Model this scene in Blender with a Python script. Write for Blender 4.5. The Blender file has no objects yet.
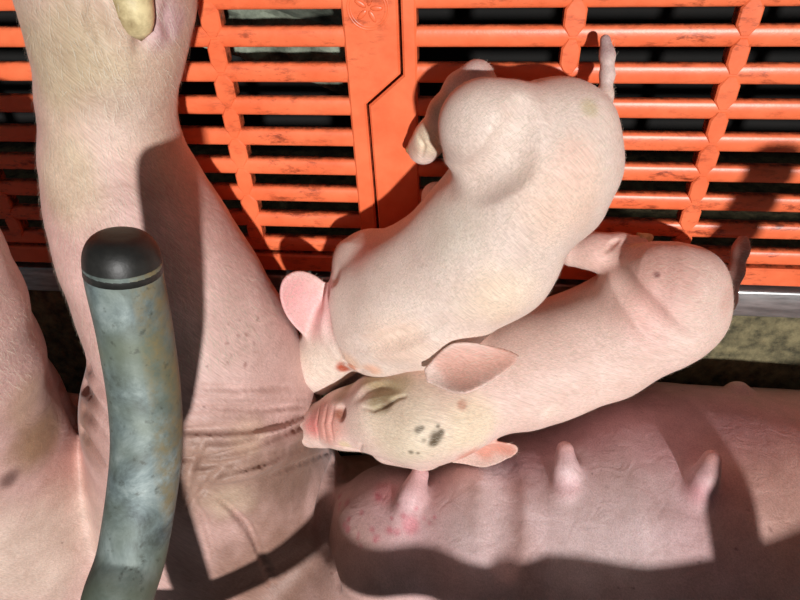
import bpy, bmesh, math, random
import numpy as np
from mathutils import Matrix, Vector

random.seed(4)
np.random.seed(4)
scene = bpy.context.scene

# ---------------------------------------------------------------- camera, world, sun, exposure
F = 655.0                       # focal length in pixels of the 800 x 600 frame
HGT = 0.55                      # camera height above the slatted floor
_v1 = np.array([-7100.0, -270.0, F])
_v2 = np.array([34.0, 775.0, F])
_Y = _v2 / np.linalg.norm(_v2)
_X = -_v1
_X = _X - _X.dot(_Y) * _Y
_X /= np.linalg.norm(_X)
_YW = -_Y
_Z = np.cross(_X, _YW)
R = np.array([_X, _YW, _Z])
C = np.array([0.0, 0.0, HGT])

cam_data = bpy.data.cameras.new('camera')
cam = bpy.data.objects.new('camera', cam_data)
scene.collection.objects.link(cam)
xa, ya, za = R @ np.array([1.0, 0, 0]), -(R @ np.array([0, 1.0, 0])), -(R @ np.array([0, 0, 1.0]))
M = Matrix(((xa[0], ya[0], za[0], C[0]), (xa[1], ya[1], za[1], C[1]), (xa[2], ya[2], za[2], C[2]), (0, 0, 0, 1)))
cam.matrix_world = M
cam_data.sensor_width = 36
cam_data.lens = F / 800 * 36
cam_data.clip_start = 0.01
scene.camera = cam

world = bpy.data.worlds.new('world')
scene.world = world
world.use_nodes = True
world.node_tree.nodes['Background'].inputs[0].default_value = (0.92, 0.96, 1.0, 1)
world.node_tree.nodes['Background'].inputs[1].default_value = 0.060

sun_data = bpy.data.lights.new('sun', 'SUN')
sun_data.energy = 4.0
sun_data.angle = math.radians(2.0)
sun_data.color = (1.0, 0.98, 0.96)
sun = bpy.data.objects.new('sun', sun_data)
scene.collection.objects.link(sun)
SUN_DIR = Vector((-0.28, -0.20, -1.0))
sun.rotation_euler = SUN_DIR.to_track_quat('-Z', 'Y').to_euler()
sun.location = (0.3, 0.3, 1.5)

scene.view_settings.view_transform = 'Standard'
scene.view_settings.look = 'None'
scene.view_settings.gamma = 1
scene.view_settings.exposure = 0.0

# ---------------------------------------------------------------- helpers
def ray(px, py):
    return R @ np.array([(px - 400) / F, (py - 300) / F, 1.0])

def at(px, py, z):
    d = ray(px, py)
    return C + d * ((z - HGT) / d[2])

def at_r(px, py, z, rpx):
    """point at height z seen at the pixel, and the world radius of rpx pixels there"""
    d = ray(px, py)
    t = (z - HGT) / d[2]
    return C + d * t, rpx * t / F

def sc_lin(c):
    return tuple(((v / 255) / 12.92 if v / 255 <= 0.04045 else ((v / 255 + 0.055) / 1.055) ** 2.4) for v in c)

def link(name, me, mat=None, parent=None):
    o = bpy.data.objects.new(name, me)
    scene.collection.objects.link(o)
    if mat is not None:
        me.materials.append(mat)
    if parent is not None:
        o.parent = parent
    return o

def tag(o, label, cat, group=None):
    o['label'] = label
    o['category'] = cat
    if group:
        o['group'] = group

def shade(me, smooth=True):
    me.polygons.foreach_set('use_smooth', [smooth] * len(me.polygons))
    me.update()

def nrm(v):
    v = np.asarray(v, float)
    return v / np.linalg.norm(v)

# ---------------------------------------------------------------- materials
def new_mat(name):
    m = bpy.data.materials.new(name)
    m.use_nodes = True
    nt = m.node_tree
    b = nt.nodes['Principled BSDF']
    return m, nt, b

def noise(nt, scale, detail=4, rough=0.6, vec=None, dist=0.0):
    n = nt.nodes.new('ShaderNodeTexNoise')
    n.inputs['Scale'].default_value = scale
    n.inputs['Detail'].default_value = detail
    n.inputs['Roughness'].default_value = rough
    n.inputs['Distortion'].default_value = dist
    if vec is not None:
        nt.links.new(vec, n.inputs['Vector'])
    return n

def ramp(nt, src, stops):
    r = nt.nodes.new('ShaderNodeValToRGB')
    el = r.color_ramp.elements
    while len(el) < len(stops):
        el.new(0.5)
    for e, (p, c) in zip(el, stops):
        e.position = p
        e.color = (*c, 1) if len(c) == 3 else c
    nt.links.new(src, r.inputs[0])
    return r

def mix(nt, fac, a, b, mode='MIX'):
    n = nt.nodes.new('ShaderNodeMix')
    n.data_type = 'RGBA'
    n.blend_type = mode
    for s, v in ((n.inputs[0], fac), (n.inputs[6], a), (n.inputs[7], b)):
        if hasattr(v, 'links') or hasattr(v, 'is_linked'):
            nt.links.new(v, s)
        elif isinstance(v, (int, float)):
            s.default_value = v
        else:
            s.default_value = (*v, 1)
    return n.outputs[2]

def bump(nt, b, srcs):
    prev = None
    for h, st, d in srcs:
        n = nt.nodes.new('ShaderNodeBump')
        n.inputs['Strength'].default_value = st
        n.inputs['Distance'].default_value = d
        nt.links.new(h, n.inputs['Height'])
        if prev is not None:
            nt.links.new(prev, n.inputs['Normal'])
        prev = n.outputs[0]
    nt.links.new(prev, b.inputs['Normal'])

def coords(nt, scale=(1, 1, 1), rot=(0, 0, 0)):
    t = nt.nodes.new('ShaderNodeTexCoord')
    m = nt.nodes.new('ShaderNodeMapping')
    m.inputs['Scale'].default_value = scale
    m.inputs['Rotation'].default_value = rot
    nt.links.new(t.outputs['Object'], m.inputs['Vector'])
    return m.outputs[0]

def skin_mat(name, mottle, hair_rot, hair_amt, rough=0.5, sss=0.12, fold=0.0):
    m, nt, b = new_mat(name)
    a = nt.nodes.new('ShaderNodeAttribute')
    a.attribute_name = 'tint'
    c0 = coords(nt)
    n1 = noise(nt, 28, 4, 0.6, c0)
    r1 = ramp(nt, n1.outputs[0], [(0.3, mottle[0]), (0.7, mottle[1])])
    col = mix(nt, 1.0, a.outputs['Color'], r1.outputs[0], 'MULTIPLY')
    # short pale hairs lying along the coat
    ch = coords(nt, (1, 1, 1), hair_rot)
    sm = nt.nodes.new('ShaderNodeMapping')
    sm.inputs['Scale'].default_value = (60, 900, 900)
    nt.links.new(ch, sm.inputs['Vector'])
    n2 = noise(nt, 1.0, 3, 0.7, sm.outputs[0], 0.3)
    r2 = ramp(nt, n2.outputs[0], [(0.35, (0.80, 0.77, 0.75)), (0.68, (1.10, 1.10, 1.09))])
    col = mix(nt, hair_amt, col, mix(nt, 1.0, col, r2.outputs[0], 'MULTIPLY'))
    nt.links.new(col, b.inputs['Base Color'])
    b.inputs['Roughness'].default_value = rough
    b.inputs['Specular IOR Level'].default_value = 0.35
    b.inputs['Subsurface Weight'].default_value = sss
    b.inputs['Subsurface Radius'].default_value = (1.0, 0.35, 0.2)
    b.inputs['Subsurface Scale'].default_value = 0.006
    b.inputs['Sheen Weight'].default_value = 0.12
    b.inputs['Sheen Roughness'].default_value = 0.4
    n3 = noise(nt, 260, 3, 0.6, c0)
    srcs = [(n2.outputs[0], 0.25, 0.0008), (n3.outputs[0], 0.25, 0.0006)]
    if fold:
        n4 = noise(nt, 45, 3, 0.55, c0, 1.0)
        srcs.append((n4.outputs[0], fold, 0.004))
    bump(nt, b, srcs)
    return m

M_SOW = skin_mat('sow_skin', ((0.80, 0.75, 0.72), (1.06, 1.05, 1.04)), (0, 0, 0.9), 1.0, 0.5, 0.07, 0.3)
M_PIG = skin_mat('piglet_skin', ((0.90, 0.86, 0.84), (1.03, 1.03, 1.02)), (0, 0, 0.8), 1.0, 0.55, 0.08)
M_PIG2 = skin_mat('second_piglet_skin', ((0.90, 0.85, 0.82), (1.04, 1.03, 1.02)), (0, 0, 0.35), 1.0, 0.55, 0.08)

def plastic_mat():
    m, nt, b = new_mat('orange_plastic')
    c = coords(nt)
    n1 = noise(nt, 22, 5, 0.65, c)
    base = ramp(nt, n1.outputs[0], [(0.3, sc_lin((226, 102, 60))), (0.7, sc_lin((243, 124, 80)))])
    n2 = noise(nt, 60, 6, 0.75, coords(nt, (0.6, 1.6, 1)))
    dirt = ramp(nt, n2.outputs[0], [(0.52, (0, 0, 0)), (0.66, (1, 1, 1))])
    n3 = noise(nt, 7, 2, 0.5, c)
    area = ramp(nt, n3.outputs[0], [(0.40, (0, 0, 0)), (0.60, (1, 1, 1))])
    f = mix(nt, 1.0, dirt.outputs[0], area.outputs[0], 'MULTIPLY')
    # grime that clings to the lower flanks of the bars
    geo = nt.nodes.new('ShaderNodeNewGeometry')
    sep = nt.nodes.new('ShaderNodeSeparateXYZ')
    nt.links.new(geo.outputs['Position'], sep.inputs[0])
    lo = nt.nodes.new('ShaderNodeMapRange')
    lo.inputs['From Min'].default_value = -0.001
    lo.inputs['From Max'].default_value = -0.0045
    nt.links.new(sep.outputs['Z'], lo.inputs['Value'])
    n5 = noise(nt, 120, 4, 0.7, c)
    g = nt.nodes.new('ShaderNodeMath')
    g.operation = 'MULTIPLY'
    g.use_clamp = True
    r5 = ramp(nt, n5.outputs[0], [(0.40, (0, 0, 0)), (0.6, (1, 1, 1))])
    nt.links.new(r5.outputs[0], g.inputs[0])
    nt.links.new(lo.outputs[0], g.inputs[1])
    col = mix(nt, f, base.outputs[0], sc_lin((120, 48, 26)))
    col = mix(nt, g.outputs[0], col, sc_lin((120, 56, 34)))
    nt.links.new(col, b.inputs['Base Color'])
    b.inputs['Roughness'].default_value = 0.38
    b.inputs['Specular IOR Level'].default_value = 0.5
    bump(nt, b, [(n5.outputs[0], 0.25, 0.0006), (n1.outputs[0], 0.15, 0.002)])
    return m

M_ORANGE = plastic_mat()

def simple(name, c1, c2, scale, rough=0.7, metal=0.0, bmp=0.3, bd=0.002, stretch=(1, 1, 1), pts=(0.35, 0.65)):
    m, nt, b = new_mat(name)
    n = noise(nt, scale, 6, 0.65, coords(nt, stretch))
    r = ramp(nt, n.outputs[0], [(pts[0], c1), (pts[1], c2)])
    nt.links.new(r.outputs[0], b.inputs['Base Color'])
    b.inputs['Roughness'].default_value = rough
    b.inputs['Metallic'].default_value = metal
    bump(nt, b, [(n.outputs[0], bmp, bd)])
    return m

M_CONC = simple('mossy_concrete', sc_lin((58, 54, 36)), sc_lin((126, 116, 84)), 60, 0.85, 0, 0.8, 0.004)
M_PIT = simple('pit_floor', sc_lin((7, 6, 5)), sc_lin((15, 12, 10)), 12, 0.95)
M_PITBEAM = simple('pit_concrete', sc_lin((60, 66, 54)), sc_lin((150, 158, 140)), 30, 0.9)
M_STEEL = simple('galvanised_steel', sc_lin((150, 150, 150)), sc_lin((205, 205, 205)), 80, 0.35, 0.85, 0.15, 0.0006, (0.3, 2, 2))
M_DARK = simple('black_rubber', sc_lin((22, 22, 21)), sc_lin((44, 43, 40)), 50, 0.48)

def bar_mat():
    m, nt, b = new_mat('weathered_galvanised_pipe')
    c = coords(nt)
    n1 = noise(nt, 32, 6, 0.7, c, 0.4)
    base = ramp(nt, n1.outputs[0], [(0.34, sc_lin((74, 82, 82))), (0.5, sc_lin((118, 132, 132))), (0.66, sc_lin((164, 176, 174)))])
    n2 = noise(nt, 11, 3, 0.6, c)
    r2 = ramp(nt, n2.outputs[0], [(0.42, (0, 0, 0)), (0.62, (1, 1, 1))])
    col = mix(nt, r2.outputs[0], base.outputs[0], sc_lin((104, 112, 94)))
    # tan rust stain down the right flank of the pipe
    geo = nt.nodes.new('ShaderNodeNewGeometry')
    sep = nt.nodes.new('ShaderNodeSeparateXYZ')
    nt.links.new(geo.outputs['Position'], sep.inputs[0])
    mr = nt.nodes.new('ShaderNodeMapRange')
    mr.inputs['From Min'].default_value = -0.1800
    mr.inputs['From Max'].default_value = -0.1765
    nt.links.new(sep.outputs['X'], mr.inputs['Value'])
    n3 = noise(nt, 70, 5, 0.7, c)
    r3 = ramp(nt, n3.outputs[0], [(0.40, (0, 0, 0)), (0.62, (0.8, 0.8, 0.8))])
    f = mix(nt, 1.0, mr.outputs[0], r3.outputs[0], 'MULTIPLY')
    col = mix(nt, f, col, sc_lin((140, 124, 84)))
    n4 = noise(nt, 150, 3, 0.6, c)
    r4 = ramp(nt, n4.outputs[0], [(0.60, (0, 0, 0)), (0.74, (0.7, 0.7, 0.7))])
    col = mix(nt, r4.outputs[0], col, sc_lin((60, 62, 52)))
    nt.links.new(col, b.inputs['Base Color'])
    b.inputs['Metallic'].default_value = 0.15
    b.inputs['Roughness'].default_value = 0.58
    bump(nt, b, [(n1.outputs[0], 0.25, 0.0015), (n3.outputs[0], 0.2, 0.0008)])
    return m

M_BAR = bar_mat()
M_HORN = simple('horn', sc_lin((120, 96, 60)), sc_lin((226, 208, 160)), 40, 0.45, 0, 0.4, 0.002, pts=(0.3, 0.6))

# ---------------------------------------------------------------- setting: pit, concrete, steel bar
def box_mesh(name, x0, x1, y0, y1, z0, z1, bevel=0.0, seg=2):
    bm = bmesh.new()
    bmesh.ops.create_cube(bm, size=1)
    for v in bm.verts:
        v.co.x = x0 if v.co.x < 0 else x1
        v.co.y = y0 if v.co.y < 0 else y1
        v.co.z = z0 if v.co.z < 0 else z1
    if bevel:
        bmesh.ops.bevel(bm, geom=bm.edges[:], offset=bevel, segments=seg, profile=0.5, affect='EDGES')
    me = bpy.data.meshes.new(name)
    bm.to_mesh(me)
    bm.free()
    return me

def bumpy_grid(name, x0, x1, y0, y1, z, amp, nx, ny, zdown):
    """a slab whose top is slightly uneven"""
    bm = bmesh.new()
    g = [[bm.verts.new((x0 + (x1 - x0) * i / nx, y0 + (y1 - y0) * j / ny,
                        z + amp * (math.sin(i * 0.9 + j * 1.3) * 0.5 + random.uniform(-0.5, 0.5)))) for i in range(nx + 1)] for j in range(ny + 1)]
    for j in range(ny):
        for i in range(nx):
            bm.faces.new((g[j][i], g[j][i + 1], g[j + 1][i + 1], g[j + 1][i]))
    b = [bm.verts.new((x, y, zdown)) for x, y in ((x0, y0), (x1, y0), (x1, y1), (x0, y1))]
    bm.faces.new(b[::-1])
    bm.faces.new([g[0][i] for i in range(nx, -1, -1)] + [b[0], b[1]])
    bm.faces.new([g[j][nx] for j in range(ny, -1, -1)] + [b[1], b[2]])
    bm.faces.new([g[ny][i] for i in range(nx + 1)] + [b[2], b[3]])
    bm.faces.new([g[j][0] for j in range(ny + 1)] + [b[3], b[0]])
    me = bpy.data.meshes.new(name)
    bm.to_mesh(me)
    bm.free()
    return me

def struct(name, me, mat):
    o = link(name, me, mat)
    o['kind'] = 'structure'
    return o

struct('floor', bumpy_grid('concrete_slab', -1.3, 1.3, -1.5, -0.476, -0.006, 0.0012, 120, 50, -0.40), M_CONC)
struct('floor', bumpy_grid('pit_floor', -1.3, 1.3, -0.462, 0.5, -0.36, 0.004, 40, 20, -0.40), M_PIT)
beam = bumpy_grid('pit_ledge', -0.7, -0.1, -0.03, 0.03, -0.06, 0.006, 60, 8, -0.12)
for v in beam.vertices:
    x, y = v.co.x, v.co.y
    v.co.y = y - 0.20 - 0.35 * (x + 0.2)
lb = struct('trim_1', beam, M_PITBEAM)

bar = link('support_bar', box_mesh('support_bar', -1.1, 1.1, -0.4755, -0.4405, -0.030, -0.001, 0.003, 3), M_STEEL)
shade(bar.data)
tag(bar, 'shiny galvanised steel bar running along the edge of the orange floor', 'metal bar')

# ---------------------------------------------------------------- orange slatted floor panels
PITCH = 0.0306
Y0 = -0.1838                  # a slat centre
def slat_y(k):
    return Y0 - PITCH * k
SL_W = 0.0085                 # half width of a slat
K0, K1 = -9, 7

def prof_bar(bm, xa, xb, yc):
    """one slat: bar with a rounded crown"""
    pr = []
    w, top, bot = SL_W, 0.0, -0.013
    for i in range(9):
        t = math.pi * i / 8
        pr.append((w * math.cos(t), top - 0.0032 * (1 - math.sin(t))))
    pr = [(w * 0.72, bot)] + [(w * 0.98, -0.008)] + pr + [(-w * 0.98, -0.008)] + [(-w * 0.72, bot)]
    A = [bm.verts.new((xa, yc + y, z)) for y, z in pr]
    B = [bm.verts.new((xb, yc + y, z)) for y, z in pr]
    n = len(pr)
    for i in range(n):
        j = (i + 1) % n
        bm.faces.new((A[i], A[j], B[j], B[i]))
    bm.faces.new(A[::-1])
    bm.faces.new(B)

def extrude_poly(bm, pts, top, bot, bev=0.0018):
    """plate with a small chamfer round its top edge"""
    n = len(pts)
    cx = sum(p[0] for p in pts) / n
    cy = sum(p[1] for p in pts) / n
    def inset(p, q, r, d):
        e1 = Vector((q[0] - p[0], q[1] - p[1])).normalized()
        e2 = Vector((r[0] - q[0], r[1] - q[1])).normalized()
        n1 = Vector((-e1.y, e1.x))
        n2 = Vector((-e2.y, e2.x))
        m = n1 + n2
        m = m / max(m.length_squared, 0.3) * 2
        return q[0] + m.x * d, q[1] + m.y * d
    T = []
    M_ = []
    B = []
    for i in range(n):
        p, q, r = pts[i - 1], pts[i], pts[(i + 1) % n]
        x, y = inset(p, q, r, bev)
        T.append(bm.verts.new((x, y, top)))
        M_.append(bm.verts.new((q[0], q[1], top - bev)))
        B.append(bm.verts.new((q[0], q[1], bot)))
    bm.faces.new(T)
    bm.faces.new(B[::-1])
    for i in range(n):
        j = (i + 1) % n
        bm.faces.new((M_[i], M_[j], T[j], T[i]))
        bm.faces.new((B[i], B[j], M_[j], M_[i]))

def spindle(bm, x, y, hl, hw, top=0.0006, bot=-0.013, pinch=0.0035):
    pts = [(x - pinch, y - hl), (x + pinch, y - hl), (x + hw, y - hl * 0.42), (x + hw, y + hl * 0.42), (x + pinch, y + hl), (x - pinch, y + hl), (x - hw, y + hl * 0.42), (x - hw, y - hl * 0.42)]
    extrude_poly(bm, pts, top, bot, 0.0014)

def panel(name, x0, x1, ribs, edge_poly, extra):
    bm = bmesh.new()
    for k in range(K0, K1 + 1):
        prof_bar(bm, x0, x1, slat_y(k))
    for x in ribs:
        for k in range(K0, K1):
            spindle(bm, x, slat_y(k + 0.5), PITCH * 0.5, 0.0088 if k % 2 else 0.0078)
    for p in edge_poly:
        extrude_poly(bm, p, 0.0012, -0.024)
    bmesh.ops.recalc_face_normals(bm, faces=bm.faces)
    me = bpy.data.meshes.new(name)
    bm.to_mesh(me)
    bm.free()
    o = link(name, me, M_ORANGE)
    shade(me)
    mod = o.modifiers.new('split', 'EDGE_SPLIT')
    mod.split_angle = math.radians(42)
    return o

YB = slat_y(8) - 0.003        # near edge of both panels
YT = slat_y(-9) + 0.014
G = 0.0011
# the meeting line of the two panels jogs sideways
seamL = [(-0.0590 - G, YT), (-0.0580 - G, -0.2140), (-0.0895 - G, -0.2415), (-0.0866 - G, YB)]
seamR = [(-0.0590 + G, YT), (-0.0578 + G, -0.2150), (-0.0892 + G, -0.2425), (-0.0864 + G, YB)]
left_edge = [(-0.1055, YT)] + [(-0.1055, YB)] + seamL[::-1]
right_edge = [(-0.0446, YB), (-0.0446, YT)] + seamR
p_left = panel('slatted_floor_panel', -0.83, -0.104, [-0.2175 - 0.134 * i for i in range(5)],
               [left_edge, [(-0.84, YB), (-0.104, YB), (-0.104, YB + 0.0215), (-0.84, YB + 0.0215)]], None)
tag(p_left, 'orange plastic slatted floor panel under the big leg, left of the jogged seam', 'floor panel', 'orange slatted floor panels')
p_right = panel('slatted_floor_panel', -0.046, 0.72, [0.0815 + 0.1325 * i for i in range(5)],
                [right_edge, [(-0.046, YB), (0.73, YB), (0.73, YB + 0.0215), (-0.046, YB + 0.0215)]], None)
tag(p_right, 'orange plastic slatted floor panel under the rump of the upper piglet, right of the seam', 'floor panel', 'orange slatted floor panels')

# worn round moulding mark on the left plate
bm = bmesh.new()
ec = at(368, 8, 0)
for rr in (0.0175, 0.0155):
    n = 40
    for s, (ra, rb, za_, zb_) in enumerate(((rr, rr - 0.0009, 0.0012, 0.0019), (rr - 0.0009, rr - 0.0018, 0.0019, 0.0012))):
        for i in range(n):
            a, b_ = 2 * math.pi * i / n, 2 * math.pi * (i + 1) / n
            bm.faces.new([bm.verts.new((ec[0] + r_ * math.cos(t), ec[1] + r_ * math.sin(t), z_)) for r_, t, z_ in ((ra, a, za_), (ra, b_, za_), (rb, b_, zb_), (rb, a, zb_))])
for i in range(5):             # the worn relief inside the ring
    a = i * 1.3
    q = (ec[0] + 0.007 * math.cos(a), ec[1] + 0.007 * math.sin(a))
    m4 = Matrix.Translation((q[0], q[1], 0.0012)) @ Matrix.Rotation(a, 4, 'Z') @ Matrix.Diagonal((0.0052, 0.0022, 0.0008, 1))
    bmesh.ops.create_uvsphere(bm, u_segments=12, v_segments=6, radius=1, matrix=m4)
bmesh.ops.remove_doubles(bm, verts=bm.verts, dist=1e-5)
bmesh.ops.recalc_face_normals(bm, faces=bm.faces)
me = bpy.data.meshes.new('round_emblem')
bm.to_mesh(me)
bm.free()
shade(me)
em = link('round_emblem', me, M_ORANGE, p_left)
em['label'] = 'worn round moulding mark'

# ---------------------------------------------------------------- body surfaces grown from distance fields
class Field:
    def __init__(s, lo, hi, cell):
        s.lo = np.array(lo, float)
        s.cell = cell
        s.n = np.ceil((np.array(hi) - s.lo) / cell).astype(int) + 1
        s.ax = [(s.lo[i] + cell * np.arange(s.n[i])).astype(np.float32) for i in range(3)]
        s.d = np.full(tuple(s.n), 0.06, np.float32)

    def sub(s, lo, hi):
        a = np.clip(np.floor((np.array(lo) - s.lo) / s.cell).astype(int), 0, s.n)
        b = np.clip(np.ceil((np.array(hi) - s.lo) / s.cell).astype(int) + 1, 0, s.n)
        sl = tuple(slice(int(a[i]), int(b[i])) for i in range(3))
        X = s.ax[0][sl[0]][:, None, None]
        Y = s.ax[1][sl[1]][None, :, None]
        Z = s.ax[2][sl[2]][None, None, :]
        return sl, X, Y, Z

    def smin(s, sl, q, k):
        d = s.d[sl]
        if d.size == 0:
            return
        h = np.maximum(k - np.abs(d - q), 0) / k
        s.d[sl] = np.minimum(d, q) - h * h * k * 0.25

    def smax(s, sl, q, k):
        d = s.d[sl]
        if d.size == 0:
            return
        h = np.maximum(k - np.abs(d - q), 0) / k
        s.d[sl] = np.maximum(d, q) + h * h * k * 0.25

    def cone(s, a, b, ra, rb, k, cut=False):
        """capsule whose radius runs from ra to rb"""
        a = np.asarray(a, float)
        b = np.asarray(b, float)
        m = max(ra, rb) + k + 3 * s.cell + 0.004
        sl, X, Y, Z = s.sub(np.minimum(a, b) - m, np.maximum(a, b) + m)
        ab = b - a
        L = max(ab.dot(ab), 1e-12)
        px, py, pz = X - a[0], Y - a[1], Z - a[2]
        t = np.clip((px * ab[0] + py * ab[1] + pz * ab[2]) / L, 0, 1)
        q = np.sqrt((px - t * ab[0]) ** 2 + (py - t * ab[1]) ** 2 + (pz - t * ab[2]) ** 2) - (ra + (rb - ra) * t)
        if cut:
            s.smax(sl, -q, k)
        else:
            s.smin(sl, q, k)

    def chain(s, pts, k=0.02, cut=False):
        """pts of (point, radius)"""
        for (a, ra), (b, rb) in zip(pts[:-1], pts[1:]):
            s.cone(a, b, ra, rb, k, cut)
        if len(pts) == 1:
            s.cone(pts[0][0], pts[0][0], pts[0][1], pts[0][1], k, cut)

    def px(s, pts, k=0.02, cut=False):
        s.chain([at_r(*p) for p in pts], k, cut)

    def ellipsoid(s, c, ax3, rad, k, cut=False):
        """ax3 rows are the axes"""
        c = np.asarray(c, float)
        m = max(rad) + k + 3 * s.cell
        sl, X, Y, Z = s.sub(c - m, c + m)
        px, py, pz = X - c[0], Y - c[1], Z - c[2]
        k0 = 0
        k1 = 0
        for a, r in zip(ax3, rad):
            w = px * a[0] + py * a[1] + pz * a[2]
            k0 = k0 + (w / r) ** 2
            k1 = k1 + (w / (r * r)) ** 2
        k0 = np.sqrt(k0)
        k1 = np.sqrt(k1) + 1e-9
        q = np.where(k0 > 1e-4, k0 * (k0 - 1.0) / k1, -min(rad))
        if cut:
            s.smax(sl, -q, k)
        else:
            s.smin(sl, q.astype(np.float32), k)

    def ear(s, base, tip, wn, half, cup, th, k=0.006, curl=0.0, blunt=0.5, root=0.45, point=0.5):
        """leaf-shaped cupped sheet from base to tip; wn is the way the hollow faces"""
        base = np.asarray(base, float)
        tip = np.asarray(tip, float)
        u = tip - base
        L = np.linalg.norm(u)
        u = u / L
        wn = np.asarray(wn, float)
        wn = nrm(wn - wn.dot(u) * u)
        v = np.cross(wn, u)
        m = L * 0.5 + half + 0.02
        mid = (base + tip) / 2
        sl, X, Y, Z = s.sub(mid - m, mid + m)
        px, py, pz = X - base[0], Y - base[1], Z - base[2]
        U = (px * u[0] + py * u[1] + pz * u[2]) / L
        V = px * v[0] + py * v[1] + pz * v[2]
        W = px * wn[0] + py * wn[1] + pz * wn[2]
        Uc = np.clip(U, 0, 1)
        wid = half * (root + (1 - root) * np.sin(np.clip(Uc / 0.45, 0, 1) * math.pi / 2)) * np.clip(1 - np.clip((Uc - blunt) / (1 - blunt), 0, 1) ** 2, 0, 1) ** point
        f = cup * (V / half) ** 2 * half + curl * Uc ** 2 * L
        sheet = np.abs(W - f) - th * (1.25 - 0.5 * Uc)
        out = np.maximum(np.abs(V) - wid, np.maximum(-U * L, (U - 1) * L)) * 0.8
        kk = 0.0016
        h = np.maximum(kk - np.abs(sheet - out), 0) / kk
        q = np.maximum(sheet * 0.85, out) + h * h * kk * 0.25
        s.smin(sl, q.astype(np.float32), k)

    def floor(s, z, k=0.006):
        q = (z - s.ax[2])[None, None, :] + np.zeros((s.n[0], s.n[1], 1), np.float32)
        s.smax(tuple(slice(0, int(n)) for n in s.n), q.astype(np.float32), k)

    def wobble(s, amp, freq, seed):
        """gentle organic unevenness"""
        rs = np.random.RandomState(seed)
        X, Y, Z = s.ax[0][:, None, None], s.ax[1][None, :, None], s.ax[2][None, None, :]
        for _ in range(5):
            k = rs.normal(size=3)
            k = k / np.linalg.norm(k) * freq * rs.uniform(0.6, 1.5)
            s.d += (amp * 0.45) * np.sin(k[0] * X + k[1] * Y + k[2] * Z + rs.uniform(0, 6.28)).astype(np.float32)

    def sample(s, P):
        g = (np.asarray(P) - s.lo) / s.cell
        i = np.clip(np.floor(g).astype(int), 0, s.n - 2)
        f = np.clip(g - i, 0, 1)
        out = 0
        for dx in (0, 1):
            for dy in (0, 1):
                for dz in (0, 1):
                    w = (f[..., 0] if dx else 1 - f[..., 0]) * (f[..., 1] if dy else 1 - f[..., 1]) * (f[..., 2] if dz else 1 - f[..., 2])
                    out = out + w * s.d[i[..., 0] + dx, i[..., 1] + dy, i[..., 2] + dz]
        return out

    def surf(s, px, py):
        """first point of the surface met by the sight line (or one close by), or None"""
        for dx, dy in ((0, 0), (0, 6), (6, 6), (-6, 6), (0, 14), (10, 10), (-10, 10), (0, -8), (0, 24), (14, 24), (-14, 24)):
            p = s.hit(px + dx, py + dy)
            if p is not None:
                return p
        return None

    def hit(s, px, py):
        d = ray(px, py)
        t = np.arange(0.2, 1.1, 0.0005)
        P = C + t[:, None] * d
        inside = np.all((P > s.lo) & (P < s.lo + (s.n - 1) * s.cell), axis=1)
        v = np.where(inside, s.sample(P), 1.0)
        h = np.nonzero(v < 0)[0]
        return None if len(h) == 0 else P[h[0]]

    def grad(s, p, e=0.002):
        p = np.asarray(p, float)
        return nrm([s.sample(p + e * a) - s.sample(p - e * a) for a in np.eye(3)])

    def crease(s, pix, r=0.003, k=0.004, depth=0.45, cut=True):
        """groove (or ridge) that follows the surface along a line of pixels"""
        P = []
        for (x0, y0), (x1, y1) in zip(pix[:-1], pix[1:]):
            for i in range(6):
                t = i / 6
                P.append(s.surf(x0 + (x1 - x0) * t, y0 + (y1 - y0) * t))
        P.append(s.surf(*pix[-1]))
        P = [p for p in P if p is not None]
        N = len(P)
        if N < 2:
            return
        sg = 1 if cut else -1
        Q = [p + s.grad(p) * r * (1 - 2 * depth) * sg for p in P]
        for i in range(N - 1):
            if np.linalg.norm(Q[i + 1] - Q[i]) > 0.03:
                continue
            e = lambda j: r * (0.35 + 0.65 * math.sin(math.pi * min(max(j / (N - 1), 0.05), 0.95)))
            s.cone(Q[i], Q[i + 1], e(i), e(i + 1), k, cut)

    def mesh(s, name):
        d = s.d.copy()
        d[0], d[-1], d[:, 0], d[:, -1], d[:, :, 0], d[:, :, -1] = 1, 1, 1, 1, 1, 1
        neg = d < 0
        n = s.n
        acc = np.zeros(tuple(n - 1) + (3,), np.float32)
        cnt = np.zeros(tuple(n - 1), np.float32)
        corners = [(a, b, c) for a in (0, 1) for b in (0, 1) for c in (0, 1)]
        def S(a):
            return tuple(slice(a[i], int(n[i]) - 1 + a[i]) for i in range(3))
        ssum = np.zeros(tuple(n - 1), np.int8)
        for c in corners:
            ssum += neg[S(c)]
        active = (ssum > 0) & (ssum < 8)
        idx = np.argwhere(active)
        vid = np.full(tuple(n - 1), -1, np.int64)
        vid[active] = np.arange(len(idx))
        V = np.zeros((len(idx), 3))
        W = np.zeros(len(idx))
        for ax in range(3):
            for c in corners:
                if c[ax]:
                    continue
                c2 = list(c)
                c2[ax] = 1
                A = d[idx[:, 0] + c[0], idx[:, 1] + c[1], idx[:, 2] + c[2]]
                B = d[idx[:, 0] + c2[0], idx[:, 1] + c2[1], idx[:, 2] + c2[2]]
                m = (A < 0) != (B < 0)
                t = np.where(m, A / np.where(m, A - B, 1), 0)
                p = np.tile(np.array(c, float), (len(idx), 1))
                p[:, ax] += t
                V[m] += p[m]
                W[m] += 1
        V = (idx + V / W[:, None]) * s.cell + s.lo
        faces = []
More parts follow.
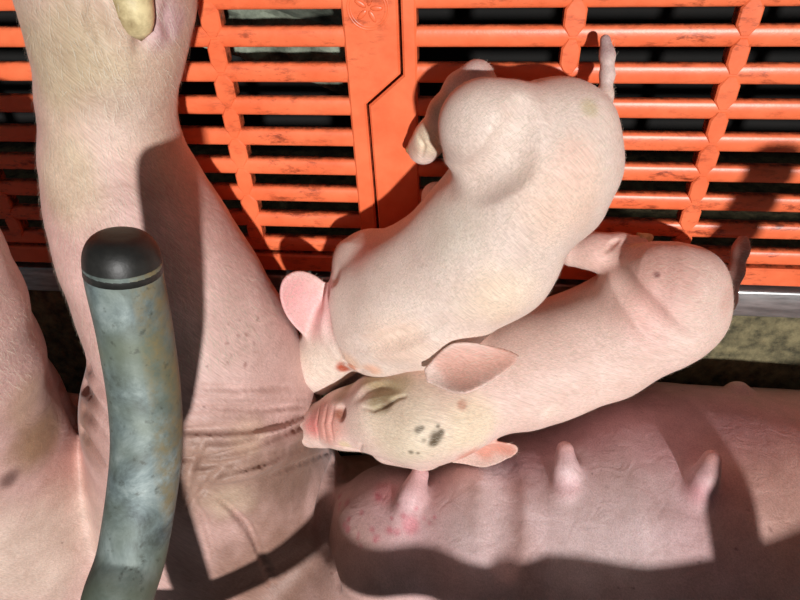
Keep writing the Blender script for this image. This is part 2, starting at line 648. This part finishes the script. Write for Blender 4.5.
        for ax in range(3):
            b, c = (ax + 1) % 3, (ax + 2) % 3
            s0 = [slice(None)] * 3
            s1 = [slice(None)] * 3
            s0[ax] = slice(0, -1)
            s1[ax] = slice(1, None)
            n0, n1 = neg[tuple(s0)], neg[tuple(s1)]
            e = np.argwhere(n0 != n1)
            flip = n0[e[:, 0], e[:, 1], e[:, 2]]
            q = []
            for db, dc in ((-1, -1), (0, -1), (0, 0), (-1, 0)):
                g = e.copy()
                g[:, b] += db
                g[:, c] += dc
                q.append(vid[g[:, 0], g[:, 1], g[:, 2]])
            q = np.stack(q, 1)
            q[~flip] = q[~flip][:, ::-1]
            faces.append(q)
        Fc = np.concatenate(faces)
        me = bpy.data.meshes.new(name)
        me.vertices.add(len(V))
        # pull onto the surface
        for _ in range(2):
            val = s.sample(V)
            e = s.cell
            g = np.stack([s.sample(V + e * a) - s.sample(V - e * a) for a in np.eye(3)], 1) / (2 * e)
            g2 = np.maximum((g * g).sum(1), 0.2)
            st = np.clip(val / g2, -0.3 * e, 0.3 * e)
            V = V - g * st[:, None]
        me.vertices.foreach_set('co', V.astype(np.float32).ravel())
        me.loops.add(len(Fc) * 4)
        me.loops.foreach_set('vertex_index', Fc.ravel().astype(np.int32))
        me.polygons.add(len(Fc))
        me.polygons.foreach_set('loop_start', np.arange(0, len(Fc) * 4, 4, dtype=np.int32))
        me.update(calc_edges=True)
        me.validate()
        shade(me)
        return me, V

def vnoise(P, freq, seed, octaves=3):
    rs = np.random.RandomState(seed)
    out = np.zeros(len(P))
    for o in range(octaves):
        for _ in range(4):
            k = rs.normal(size=3)
            k = k / np.linalg.norm(k) * freq * (2 ** o) * rs.uniform(0.7, 1.4)
            out += np.sin(P @ k + rs.uniform(0, 6.28)) * 0.5 ** o
    return out / 4

def paint(me, V, base, blobs):
    """colour the skin: blobs of (point, radius, colour, strength)"""
    base = np.array(sc_lin(base))
    col = np.tile(base, (len(V), 1))
    nz = vnoise(V, 120, 3)
    for p, r, c, st in blobs:
        if p is None:
            continue
        if isinstance(r, tuple):
            dv = (V - p) / np.array(r)
            d = np.sqrt((dv * dv).sum(1))
        else:
            d = np.linalg.norm(V - p, axis=1) / r
        d = d + nz * 0.18
        w = np.clip(1.35 - d, 0, 1)
        w = w * w * (3 - 2 * w) * st
        col = col * (1 - w[:, None]) + np.array(sc_lin(c)) * w[:, None]
    a = me.color_attributes.new('tint', 'FLOAT_COLOR', 'POINT')
    a.data.foreach_set('color', np.concatenate([col, np.ones((len(V), 1))], 1).astype(np.float32).ravel())

# ---------------------------------------------------------------- sow
CELL_SOW = 0.0026
S = Field((-0.66, -1.02, -0.012), (0.68, 0.02, 0.345), CELL_SOW)
# trunk, lying on its side behind the udder
S.chain([((-0.46, -0.83, 0.13), 0.15), ((-0.10, -0.84, 0.145), 0.155), ((0.42, -0.84, 0.15), 0.165), ((0.56, -0.84, 0.14), 0.13)], 0.05)
# udder mounds
S.px([(402, 540, .165, 77), (440, 552, .16, 92)], 0.02)
S.px([(520, 545, .155, 122), (590, 548, .15, 148)], 0.03)
S.px([(660, 540, .14, 156), (790, 560, .14, 172)], 0.022)
# foreleg that lies across the orange floor
S.px([(100, -70, .055, 70), (106, -8, .065, 82), (108, 45, .068, 71), (108, 105, .07, 65), (116, 160, .075, 69), (131, 205, .082, 77), (150, 250, .09, 84),
      (174, 300, .10, 90), (197, 350, .11, 96), (205, 405, .11, 104)], 0.012)
S.px([(205, 405, .105, 104), (215, 470, .110, 108), (225, 560, .110, 112)], 0.045)
S.px([(292, 470, .085, 34), (285, 520, .09, 50), (280, 590, .09, 70)], 0.04)
# chest and the raised foreleg at the left
S.px([(-112, 205, .20, 76), (-92, 260, .20, 82), (-70, 310, .20, 84), (-52, 360, .19, 86), (-45, 430, .18, 98)], 0.008)
S.px([(-40, 430, .18, 98), (10, 530, .17, 116), (50, 620, .16, 130)], 0.02)
S.px([(20, 560, .15, 100), (110, 590, .11, 105)], 0.02)
S.px([(80, 436, .10, 40), (70, 490, .12, 60)], 0.02)
S.wobble(0.0020, 45, 2)
S.floor(-0.004, 0.01)

def sow_teat(base, tip, rb, rt, lift, k=0.012):
    pb = S.surf(*base)
    pt = S.surf(*tip)
    d = nrm(ray(*tip))
    pt = pt - d * lift
    S.chain([(pb - S.grad(pb) * rb * 0.4, rb), (pb * 0.5 + pt * 0.5, rt * 1.08), (pt, rt)], k)
    return pb, pt
T1 = sow_teat((404, 512), (420, 474), 0.012, 0.0092, 0.026)
T2 = sow_teat((566, 488), (565, 450), 0.011, 0.0086, 0.022)
T3 = sow_teat((700, 492), (712, 459), 0.010, 0.0084, 0.024)
T4 = sow_teat((742, 392), (735, 385), 0.011, 0.0075, 0.003)

# folds of the armpit and chest
cr = S.crease
cr([(176, 445), (215, 444), (250, 439), (290, 426)], 0.013, 0.012, 0.25, False)
cr([(176, 474), (220, 472), (255, 464), (290, 450)], 0.010, 0.010, 0.25, False)
cr([(182, 431), (215, 430), (250, 428), (285, 422), (318, 412)], 0.0042, 0.004, 0.62)
cr([(180, 460), (215, 459), (250, 452), (285, 436), (322, 417)], 0.0050, 0.0035, 0.75)
for dy in (0, 9, 17):
    cr([(184, 398 + dy), (220, 399 + dy), (262, 400 + dy), (306, 398 + dy)], 0.0022, 0.003, 0.35)
cr([(190, 478), (225, 474), (262, 462), (300, 444), (332, 430)], 0.003, 0.004)
cr([(200, 486), (232, 508), (256, 540), (272, 585)], 0.003, 0.005)
cr([(186, 492), (205, 520), (216, 560)], 0.0026, 0.004)
cr([(186, 510), (212, 480), (232, 462)], 0.0025, 0.004)
cr([(334, 462), (327, 485), (323, 510), (325, 545), (338, 585)], 0.005, 0.009)
cr([(152, 0), (148, 30), (138, 52)], 0.005, 0.006, 0.25)
cr([(92, 0), (96, 26), (106, 46)], 0.005, 0.006, 0.2)
cr([(168, 2), (165, 22), (172, 38)], 0.003, 0.004, 0.25)
for pts in ([(190, 442), (230, 441), (268, 436)], [(215, 408), (260, 410), (300, 405)], [(200, 388), (240, 389), (290, 386)], [(188, 468), (230, 464), (280, 450)], [(240, 470), (280, 458), (322, 440)], [(250, 484), (290, 468), (328, 452)], [(222, 500), (248, 524), (262, 560)], [(205, 440), (190, 470), (186, 500)]):
    cr(pts, 0.0032, 0.003, 0.45)
for a, b, c in (((62, 352), (82, 385), (106, 420)), ((60, 372), (78, 404), (104, 438)), ((60, 392), (76, 425), (102, 462)), ((78, 350), (95, 385), (108, 402))):
    cr([a, b, c], 0.0050, 0.006, 0.40)
cr([(496, 440), (502, 480), (500, 530), (505, 570)], 0.014, 0.016, 0.10)

spt = S.surf
sow_me, sow_v = S.mesh('sow')
pink = (214, 178, 172)
blobs = [
    (spt(150, 60), (0.10, 0.10, 0.2), (214, 192, 170), 0.75), (spt(60, 60), 0.05, (196, 184, 150), 0.6), (spt(60, 180), 0.04, (204, 190, 160), 0.6),
    (spt(165, 20), 0.022, (196, 160, 168), 0.8), (spt(120, 120), 0.03, (226, 206, 196), 0.5),
    (spt(230, 330), 0.06, (226, 196, 190), 0.7),
    (spt(85, 400), 0.035, (150, 112, 100), 0.8), (spt(95, 450), 0.03, (160, 120, 108), 0.7), (spt(40, 440), 0.040, (150, 118, 84), 0.85), (spt(10, 478), 0.012, (96, 66, 60), 0.8),  # first two: shade between the forelegs painted into the skin
    (spt(30, 400), 0.03, (190, 160, 130), 0.6), (spt(70, 470), 0.05, (196, 146, 134), 0.7), (spt(30, 560), 0.09, (216, 196, 182), 0.8),
    (spt(210, 480), 0.07, (160, 130, 114), 0.85), (spt(295, 465), 0.065, (132, 104, 90), 0.9), (spt(250, 440), 0.02, (220, 190, 168), 0.5), (spt(270, 570), 0.09, (140, 106, 90), 0.85),  # grey-brown chest hair, with shade of the turned-away chest painted in
    (spt(228, 500), 0.025, (206, 184, 162), 0.55),
    (spt(560, 430), 0.11, (222, 172, 182), 0.85), (spt(700, 440), 0.12, (220, 170, 178), 0.85), (spt(400, 490), 0.06, (226, 184, 190), 0.8), (spt(450, 560), 0.09, (222, 188, 192), 0.7), (spt(650, 570), 0.12, (222, 190, 194), 0.7),
    (spt(600, 520), 0.07, (244, 224, 226), 0.75), (spt(480, 515), 0.05, (244, 224, 226), 0.75), (spt(385, 492), 0.016, (222, 150, 156), 0.7),  # first two: painted highlights on the udder mounds
    (spt(410, 525), 0.010, (214, 128, 140), 0.7), (spt(790, 500), 0.07, (216, 176, 160), 0.7), (spt(735, 385), 0.012, (232, 196, 190), 0.8),
    (T2[1], 0.009, (236, 178, 172), 0.9), (T3[1], 0.009, (236, 170, 162), 0.9), (T1[1], 0.011, (232, 190, 194), 0.8),
    (T2[0], 0.014, (230, 180, 186), 0.6), (T3[0], 0.014, (222, 150, 160), 0.6),
]
rs = random.Random(8)
for i in range(26):            # red rash spots on the front udder
    x, y = rs.uniform(338, 440), rs.uniform(488, 548)
    blobs.append((spt(x, y), rs.uniform(0.0022, 0.0050), (206, 116, 130), rs.uniform(0.45, 0.75)))
for i in range(50):            # specks of dirt
    x, y = rs.uniform(60, 795), rs.uniform(300, 590)
    blobs.append((spt(x, y), rs.uniform(0.0007, 0.0015), (104, 60, 56), 0.7))
for i in range(12):
    blobs.append((spt(rs.uniform(225, 260), rs.uniform(310, 370)), rs.uniform(0.001, 0.002), (150, 96, 90), 0.6))
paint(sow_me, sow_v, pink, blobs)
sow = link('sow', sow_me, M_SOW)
tag(sow, 'large pink sow lying on her side with udder and forelegs toward the piglets', 'pig')

# horn: dewclaws and hooves of the foreleg
def horn(name, p, dirv, side, ln, w, h, label=None):
    """blunt curved horn cone"""
    dirv, side = nrm(dirv), nrm(side)
    side = nrm(side - side.dot(dirv) * dirv)
    up = np.cross(dirv, side)
    bm = bmesh.new()
    rings = []
    n = 18
    for i in range(9):
        t = i / 8
        sc = (1 - 0.35 * t) * math.sqrt(max(1 - max((t - 0.55) / 0.45, 0) ** 2, 0.0))
        cpt = np.array(p) + dirv * ln * t - up * h * 0.35 * t * t
        ring = [bm.verts.new(cpt + side * w * sc * math.cos(a) + up * h * sc * math.sin(a)) for a in [2 * math.pi * j / n for j in range(n)]]
        rings.append(ring)
    for a, b in zip(rings[:-1], rings[1:]):
        for j in range(n):
            bm.faces.new((a[j], a[(j + 1) % n], b[(j + 1) % n], b[j]))
    bm.faces.new(rings[0][::-1])
    bmesh.ops.remove_doubles(bm, verts=bm.verts, dist=1e-5)
    bmesh.ops.recalc_face_normals(bm, faces=bm.faces)
    me = bpy.data.meshes.new(name)
    bm.to_mesh(me)
    bm.free()
    shade(me)
    return me

d1 = spt(124, 0)
o = link('dewclaw', horn('dewclaw', d1 + np.array([0, 0.012, -0.010]), (0.05, -0.85, 0.25), (1, 0, 0), 0.040, 0.0175, 0.014), M_HORN, sow)
o['label'] = 'yellowish horn dewclaw'
d2 = spt(66, -14)
link('dewclaw', horn('dewclaw', d2 + np.array([0, 0.016, -0.010]), (-0.05, -0.85, 0.25), (1, 0, 0), 0.030, 0.014, 0.011), M_HORN, sow)
for px_ in (66, 136):
    q = at(px_, -92, 0.035)
    link('hoof', horn('hoof', q, (0.0, 1, -0.25), (1, 0, 0), 0.055, 0.023, 0.028), M_HORN, sow)

# ---------------------------------------------------------------- upper piglet
A = Field((-0.24, -0.62, -0.006), (0.16, -0.09, 0.155), 0.0014)
A.px([(550, 150, .068, 60), (536, 168, .070, 70), (482, 250, .078, 71), (420, 296, .080, 68), (392, 314, .078, 60)], 0.022)
A.px([(572, 126, .062, 34), (576, 170, .066, 36), (572, 205, .070, 32)], 0.02)
A.px([(522, 136, .070, 42), (560, 130, .068, 42)], 0.02)
A.px([(386, 300, .078, 57), (380, 318, .078, 52)], 0.02)
# thigh, shank and foot stretched to the left
A.px([(506, 128, .085, 46), (486, 126, .088, 43), (478, 150, .080, 36)], 0.010)
A.px([(488, 108, .060, 26), (477, 78, .040, 15), (462, 90, .034, 17), (446, 112, .028, 17), (432, 136, .022, 16), (424, 148, .018, 16)], 0.008)
# foreleg tucked against the belly
A.px([(398, 270, .070, 36), (366, 262, .055, 30), (372, 252, .045, 22)], 0.010)
A.px([(452, 205, .040, 22), (436, 196, .028, 14)], 0.010)
# neck and head pressed down behind the other piglet's snout
A.px([(385, 325, .070, 50), (350, 332, .072, 38), (330, 350, .080, 31), (321, 362, .082, 27), (322, 372, .080, 22)], 0.014)
A.px([(346, 372, .066, 20), (372, 366, .07, 24)], 0.012)
A.px([(598, 116, .056, 10), (605, 96, .046, 7.5), (607, 75, .036, 6.5), (607, 56, .028, 6), (605, 40, .022, 5.2)], 0.007)
A.wobble(0.0011, 90, 5)
A.floor(0.0016, 0.004)
cr = A.crease
cr([(330, 268), (324, 300), (328, 335), (342, 360)], 0.006, 0.008, 0.15)

cr([(352, 346), (380, 346), (410, 336), (440, 322)], 0.009, 0.010, 0.06)
cr([(446, 176), (480, 176), (508, 156), (522, 125), (522, 105)], 0.012, 0.014, 0.04)

cr([(337, 364), (344, 362), (351, 366), (360, 371), (370, 372)], 0.0024, 0.003, 0.5)
cr([(418, 136), (424, 146), (421, 158)], 0.0015, 0.002, 0.4)
A.ear(at(330, 330, .072), at(286, 276, .086), ray(300, 300) * -1 + np.array([0.25, 0, 0]), 0.0250, 0.10, 0.0024, 0.009, 0.0, 0.50, 0.75)
sp = A.surf
meA, vA = A.mesh('piglet')
paint(meA, vA, (232, 213, 203), [
    (sp(478, 68), 0.022, (206, 176, 172), 0.8), (sp(425, 140), 0.020, (222, 206, 170), 0.6), (sp(412, 150), 0.010, (196, 160, 140), 0.8), (sp(440, 105), 0.016, (196, 176, 150), 0.6),
    (sp(606, 45), (0.014, 0.014, 0.03), (168, 140, 142), 0.9), (sp(604, 75), 0.014, (200, 176, 176), 0.6), (sp(590, 108), 0.008, (196, 184, 140), 0.6),
    (sp(300, 305), 0.040, (240, 188, 190), 0.95), (sp(290, 290), 0.02, (236, 176, 178), 0.8), (sp(365, 252), 0.020, (236, 190, 180), 0.8),
    (sp(318, 365), 0.028, (232, 216, 202), 0.8), (sp(343, 368), 0.0075, (186, 84, 52), 0.95), (sp(352, 366), 0.006, (214, 130, 96), 0.8), (sp(372, 370), 0.010, (232, 176, 146), 0.7),
    (sp(350, 362), 0.014, (240, 200, 170), 0.6), (sp(570, 200), 0.04, (240, 206, 186), 0.6), (sp(575, 165), 0.02, (236, 200, 186), 0.6),
    (sp(500, 300), 0.035, (240, 216, 190), 0.6), (sp(450, 230), 0.03, (226, 218, 204), 0.5), (sp(400, 340), 0.03, (240, 206, 184), 0.5)])
pigA = link('piglet', meA, M_PIG)
tag(pigA, 'upper pale piglet with rump and straight tail over the orange slats, pink ear at left', 'piglet', 'sleeping piglets')
hq = sp(414, 152)
for dx, dy in ((0.0, 0.0), (0.010, -0.009)):
    link('hoof', horn('hoof', hq + np.array([0.006 + dx, 0.004 + dy, -0.010]), (-0.75, -0.6, -0.1), (0.6, -0.75, 0), 0.019, 0.0065, 0.0075), M_HORN, pigA)

# ---------------------------------------------------------------- lower piglet
B = Field((-0.22, -0.66, -0.006), (0.30, -0.30, 0.215), 0.0014)
B.px([(662, 306, .064, 58), (640, 320, .066, 54), (596, 344, .070, 54), (538, 364, .086, 55), (500, 378, .100, 50)], 0.022)
B.px([(684, 285, .060, 38), (686, 310, .060, 36)], 0.02)
B.px([(500, 378, .100, 50), (462, 398, .122, 43), (438, 410, .135, 46), (414, 414, .140, 49)], 0.02)
B.px([(414, 414, .140, 49), (382, 413, .138, 39), (352, 418, .134, 30), (326, 424, .128, 23)], 0.012)
B.px([(420, 440, .128, 30), (390, 440, .122, 24)], 0.02)
# snout disc
sn0, sn1 = at_r(322, 425, .127, 22.5)
axs = nrm(at(318, 425, .127) - at(340, 421, .131))
B.cone(sn0 + axs * 0.004, sn0 + axs * 0.010, sn1 * 0.95, sn1 * 0.93, 0.004)
far = sn0 + axs * (0.016 + sn1 * 2.2)
B.ellipsoid(sn0 + axs * (0.0105 + sn1 + 0.004), [axs, nrm(np.cross(axs, [0, 0, 1])), nrm(np.cross(axs, np.cross(axs, [0, 0, 1])))], (sn1 * 0.9, sn1 * 1.3, sn1 * 1.3), 0.005, True)
# haunch, shank and foot
B.px([(664, 288, .078, 40), (650, 284, .076, 36), (625, 282, .066, 20)], 0.018)
B.px([(640, 264, .060, 20), (618, 262, .052, 16), (592, 252, .046, 16), (574, 250, .040, 16)], 0.008)
B.px([(592, 247, .044, 14), (620, 245, .040, 12), (640, 243, .036, 9)], 0.006)
# front legs folded below the chest
B.px([(520, 350, .06, 30), (490, 352, .03, 20), (470, 360, .02, 16)], 0.01)
B.px([(716, 322, .064, 12), (728, 300, .052, 8), (736, 272, .040, 6.5), (741, 250, .030, 6), (743, 241, .026, 5)], 0.008)
rc = ray(470, 370) * -1
B.ear(at(424, 376, .160), at(519, 356, .150), rc + np.array([0, 0.10, 0]), 0.0220, 0.50, 0.0021, 0.010, -0.05, 0.20, 0.28, 0.8)
B.ear(at(450, 455, .132), at(519, 441, .145), rc + np.array([0, -0.55, 0.15]), 0.0165, 0.45, 0.0021, 0.006, 0.10, 0.40)
B.wobble(0.0010, 90, 11)
B.floor(0.0016, 0.004)
cr = B.crease
# closed eye with its lids
cr([(364, 408), (374, 410), (386, 405), (398, 398), (406, 396)], 0.0018, 0.002, 0.4)
cr([(356, 400), (368, 390), (384, 387), (398, 390)], 0.006, 0.006, 0.07)

for x in (318, 325, 332):
    cr([(x + 2, 406), (x - 2, 425), (x + 1, 441)], 0.0014, 0.002, 0.4)
cr([(338, 408), (342, 412), (340, 418)], 0.0036, 0.004, 0.5)
cr([(335, 446), (352, 449), (372, 456)], 0.0018, 0.002, 0.5)
cr([(616, 265), (624, 285), (640, 306), (662, 328), (690, 343)], 0.009, 0.010, 0.14)
cr([(606, 252), (612, 244), (618, 240)], 0.0015, 0.003, 0.4)

sp = B.surf
meB, vB = B.mesh('piglet')
earp = [(sp(x, y), 0.012, (220, 170, 156), 0.85) for x, y in ((445, 362), (460, 358), (475, 358), (490, 356), (505, 354), (455, 374), (470, 378), (487, 370), (500, 362))]
earq = [(sp(x, y), 0.012, (226, 156, 138), 0.85) for x, y in ((468, 455), (482, 450), (496, 446), (508, 442))]
rs = random.Random(3)
spots = [(sp(x, y), r, (84, 66, 40), st) for x, y, r, st in ((436, 437, .0075, .95), (433, 443, .0055, .9), (441, 432, .004, .85), (418, 430, .0045, .85), (422, 428, .003, .8), (438, 426, .0024, .8), (411, 452, .003, .7), (418, 453, .0022, .7), (424, 440, .0030, .5))]
paint(meB, vB, (233, 205, 196), [
    (sp(400, 420), 0.050, (226, 210, 188), 0.85), (sp(420, 445), 0.03, (230, 216, 194), 0.8), (sp(470, 425), 0.03, (236, 220, 190), 0.7),
    (sp(385, 392), 0.018, (176, 160, 120), 0.75), (sp(372, 380), 0.014, (190, 172, 126), 0.7), (sp(400, 385), 0.014, (190, 174, 132), 0.6), (sp(380, 400), 0.012, (166, 150, 116), 0.6),
    (sp(352, 384), 0.010, (170, 148, 104), 0.6), (sp(388, 405), 0.006, (120, 92, 70), 0.7),
    (sp(325, 425), 0.026, (226, 160, 148), 0.9), (sp(312, 425), 0.014, (226, 132, 128), 0.8), (sp(340, 414), 0.007, (166, 92, 58), 0.8), (sp(342, 395), 0.012, (170, 130, 92), 0.6), (sp(345, 445), 0.008, (232, 210, 170), 0.7),
    (sp(462, 405), 0.005, (190, 130, 110), 0.7), (sp(550, 412), 0.012, (244, 230, 216), 0.4),
    (sp(665, 280), 0.034, (206, 156, 146), 0.75), (sp(657, 275), 0.003, (120, 70, 70), 0.8), (sp(650, 318), 0.03, (240, 196, 190), 0.6),  # first: reddish shading on top of the rump, painted in
    (sp(610, 248), 0.03, (206, 160, 150), 0.6), (sp(638, 244), 0.008, (220, 196, 160), 0.7), (sp(743, 255), (0.02, 0.04, 0.04), (176, 126, 116), 0.8), (sp(728, 300), 0.014, (220, 176, 166), 0.6),
    (sp(620, 300), 0.03, (222, 176, 166), 0.4)] + earp + earq + spots)
pigB = link('piglet', meB, M_PIG2)
tag(pigB, 'piglet with closed eye and dark cheek spots, its head resting on the sow udder', 'piglet', 'sleeping piglets')
hq = at(642, 243, .036)
for dx, dy in ((0, 0), (-0.002, -0.011)):
    link('hoof', horn('hoof', hq + np.array([-0.004 + dx, 0.003 + dy, -0.002]), (1, -0.05, -0.15), (0, 1, 0), 0.016, 0.0058, 0.0065), M_HORN, pigB)

# ---------------------------------------------------------------- short hair of the coats
def hair_mat():
    m, nt, b = new_mat('white_hair')
    b.inputs['Base Color'].default_value = (*sc_lin((236, 226, 206)), 1)
    b.inputs['Roughness'].default_value = 0.5
    b.inputs['Transmission Weight'].default_value = 0.0
    b.inputs['Alpha'].default_value = 0.55
    return m
M_HAIR = hair_mat()

def coat(name, me, V, parent, n, ln, wd, flow, seed, box=None):
    rs = np.random.RandomState(seed)
    N = np.zeros(len(V) * 3, np.float32)
    me.vertex_normals.foreach_get('vector', N)
    N = N.reshape(-1, 3)
    idx = np.arange(len(V))
    keep = N[:, 2] > -0.35
    if box is not None:
        keep &= np.all((V > box[0]) & (V < box[1]), axis=1)
    idx = idx[keep]
    idx = rs.choice(idx, min(n, len(idx)), replace=False)
    P, Nn = V[idx], N[idx]
    fl = np.array(flow, float)[None] + rs.normal(scale=0.22, size=P.shape)
    fl = fl - (fl * Nn).sum(1)[:, None] * Nn
    fl /= np.linalg.norm(fl, axis=1)[:, None] + 1e-6
    side = np.cross(fl, Nn)
    L = ln * rs.uniform(0.5, 1.2, len(P))[:, None]
    a = P - side * wd + 0 * Nn
    b = P + side * wd
    mid = P + fl * L * 0.5 + Nn * L * 0.20
    tip = P + fl * L + Nn * L * 0.24
    ma, mb = mid - side * wd * 0.7, mid + side * wd * 0.7
    ALL = np.stack([a, b, mb, ma, tip], 1).reshape(-1, 3)
    k = np.arange(len(P)) * 5
    q = np.stack([k, k + 1, k + 2, k + 3], 1)
    t = np.stack([k + 3, k + 2, k + 4], 1)
    hm = bpy.data.meshes.new(name)
    hm.from_pydata(ALL.tolist(), [], q.tolist() + t.tolist())
    hm.update()
    o = link(name, hm, M_HAIR, parent)
    o['kind'] = 'stuff'
    return o

coat('hair', meA, vA, pigA, 11000, 0.0055, 0.00013, (0.75, 0.65, 0.0), 1)
coat('hair', meB, vB, pigB, 11000, 0.0055, 0.00013, (0.95, 0.30, 0.0), 2)
coat('hair', sow_me, sow_v, sow, 9000, 0.0090, 0.00016, (0.15, -0.9, 0.1), 3, (np.array((-0.5, -0.40, 0.02)), np.array((-0.12, 0.1, 0.4))))

# ---------------------------------------------------------------- crate: rail and curved fingers
def tube(name, pts, radii, seg=32, caps=True):
    P = [np.array(p, float) for p in pts]
    bm = bmesh.new()
    prev = None
    rings = []
    ref = np.array([0.0, 0.0, 1.0])
    for i, p in enumerate(P):
        t = nrm(P[min(i + 1, len(P) - 1)] - P[max(i - 1, 0)])
        if abs(t.dot(ref)) > 0.95:
            ref = np.array([1.0, 0, 0])
        a = nrm(ref - ref.dot(t) * t)
        b = np.cross(t, a)
        ref = a
        rings.append([bm.verts.new(p + radii[i] * (a * math.cos(w) + b * math.sin(w))) for w in [2 * math.pi * j / seg for j in range(seg)]])
    for r0, r1 in zip(rings[:-1], rings[1:]):
        for j in range(seg):
            bm.faces.new((r0[j], r0[(j + 1) % seg], r1[(j + 1) % seg], r1[j]))
    if caps:
        bm.faces.new(rings[0])
        bm.faces.new(rings[-1][::-1])
    bmesh.ops.recalc_face_normals(bm, faces=bm.faces)
    me = bpy.data.meshes.new(name)
    bm.to_mesh(me)
    bm.free()
    shade(me)
    return me

def spline(ctrl, n):
    c = np.array([ctrl[0]] + list(ctrl) + [ctrl[-1]], float)
    out = []
    for i in range(1, len(c) - 2):
        for j in range(n):
            t = j / n
            out.append(0.5 * ((2 * c[i]) + (-c[i - 1] + c[i + 1]) * t + (2 * c[i - 1] - 5 * c[i] + 4 * c[i + 1] - c[i + 2]) * t * t + (-c[i - 1] + 3 * c[i] - 3 * c[i + 1] + c[i + 2]) * t ** 3))
    out.append(c[-1])
    return out

crate = bpy.data.objects.new('farrowing_crate', None)
scene.collection.objects.link(crate)
crate.location = (-0.19, -0.50, 0.43)
bpy.context.view_layer.update()
tag(crate, 'grey green steel crate pipe with curved finger and black end cap beside the sow leg', 'crate')
def part(name, me, mat, parent, label=None):
    o = link(name, me, mat)
    o.parent = parent
    mw = parent.matrix_world.copy() if parent.parent is None else parent.parent.matrix_world @ parent.matrix_parent_inverse
    o.matrix_parent_inverse = crate.matrix_world.inverted() if parent is crate else Matrix()
    if label:
        o['label'] = label
    return o

RF = 0.0212
fing = [at(122.5, 262, .272), at(125.5, 283, .275), at(136, 335, .285), at(145, 400, .300), at(146, 461, .320), at(133, 550, .352), at(117, 603, .380),
        np.array([-0.208, -0.425, 0.402]), np.array([-0.212, -0.48, 0.428]), np.array([-0.212, -0.635, 0.445])]
def finger(offset, label):
    pts = [p + offset for p in spline(fing, 10)]
    f = part('finger_pipe', tube('finger_pipe', pts, [RF] * len(pts)), M_BAR, crate, label)
    d = nrm(pts[0] - pts[4])
    cp = [pts[0] - d * 0.002 + d * 0.0195 * math.sin(math.pi / 2 * i / 10) ** 1.0 for i in range(11)]
    rr = [RF * 1.0 * math.cos(math.pi / 2 * i / 10) ** 0.5 + 1e-5 for i in range(11)]
    cp = [pts[0] - d * 0.006] + cp
    rr = [RF * 1.01] + rr
    k = link('end_cap', tube('end_cap', cp, rr), M_DARK)
    k.parent = f
    k['label'] = 'black rounded end cap'
    return f
finger(np.zeros(3), 'curved pipe with worn grey green coat')
fing = [np.array(p) for p in ((0.345, -0.232, 0.300), (0.345, -0.25, 0.305), (0.343, -0.30, 0.33), (0.335, -0.36, 0.36), (0.322, -0.41, 0.39), (0.306, -0.455, 0.42), (0.296, -0.485, 0.438), (0.290, -0.522, 0.445))]
finger(np.array([0.010, 0, 0]), 'curved pipe over the rear udder')
rp = [np.array([x, -0.588 + 0.225 * x, 0.445]) for x in np.linspace(-0.30, 0.80, 12)]
part('rail', tube('rail', rp, [0.0215] * 12), M_BAR, crate)
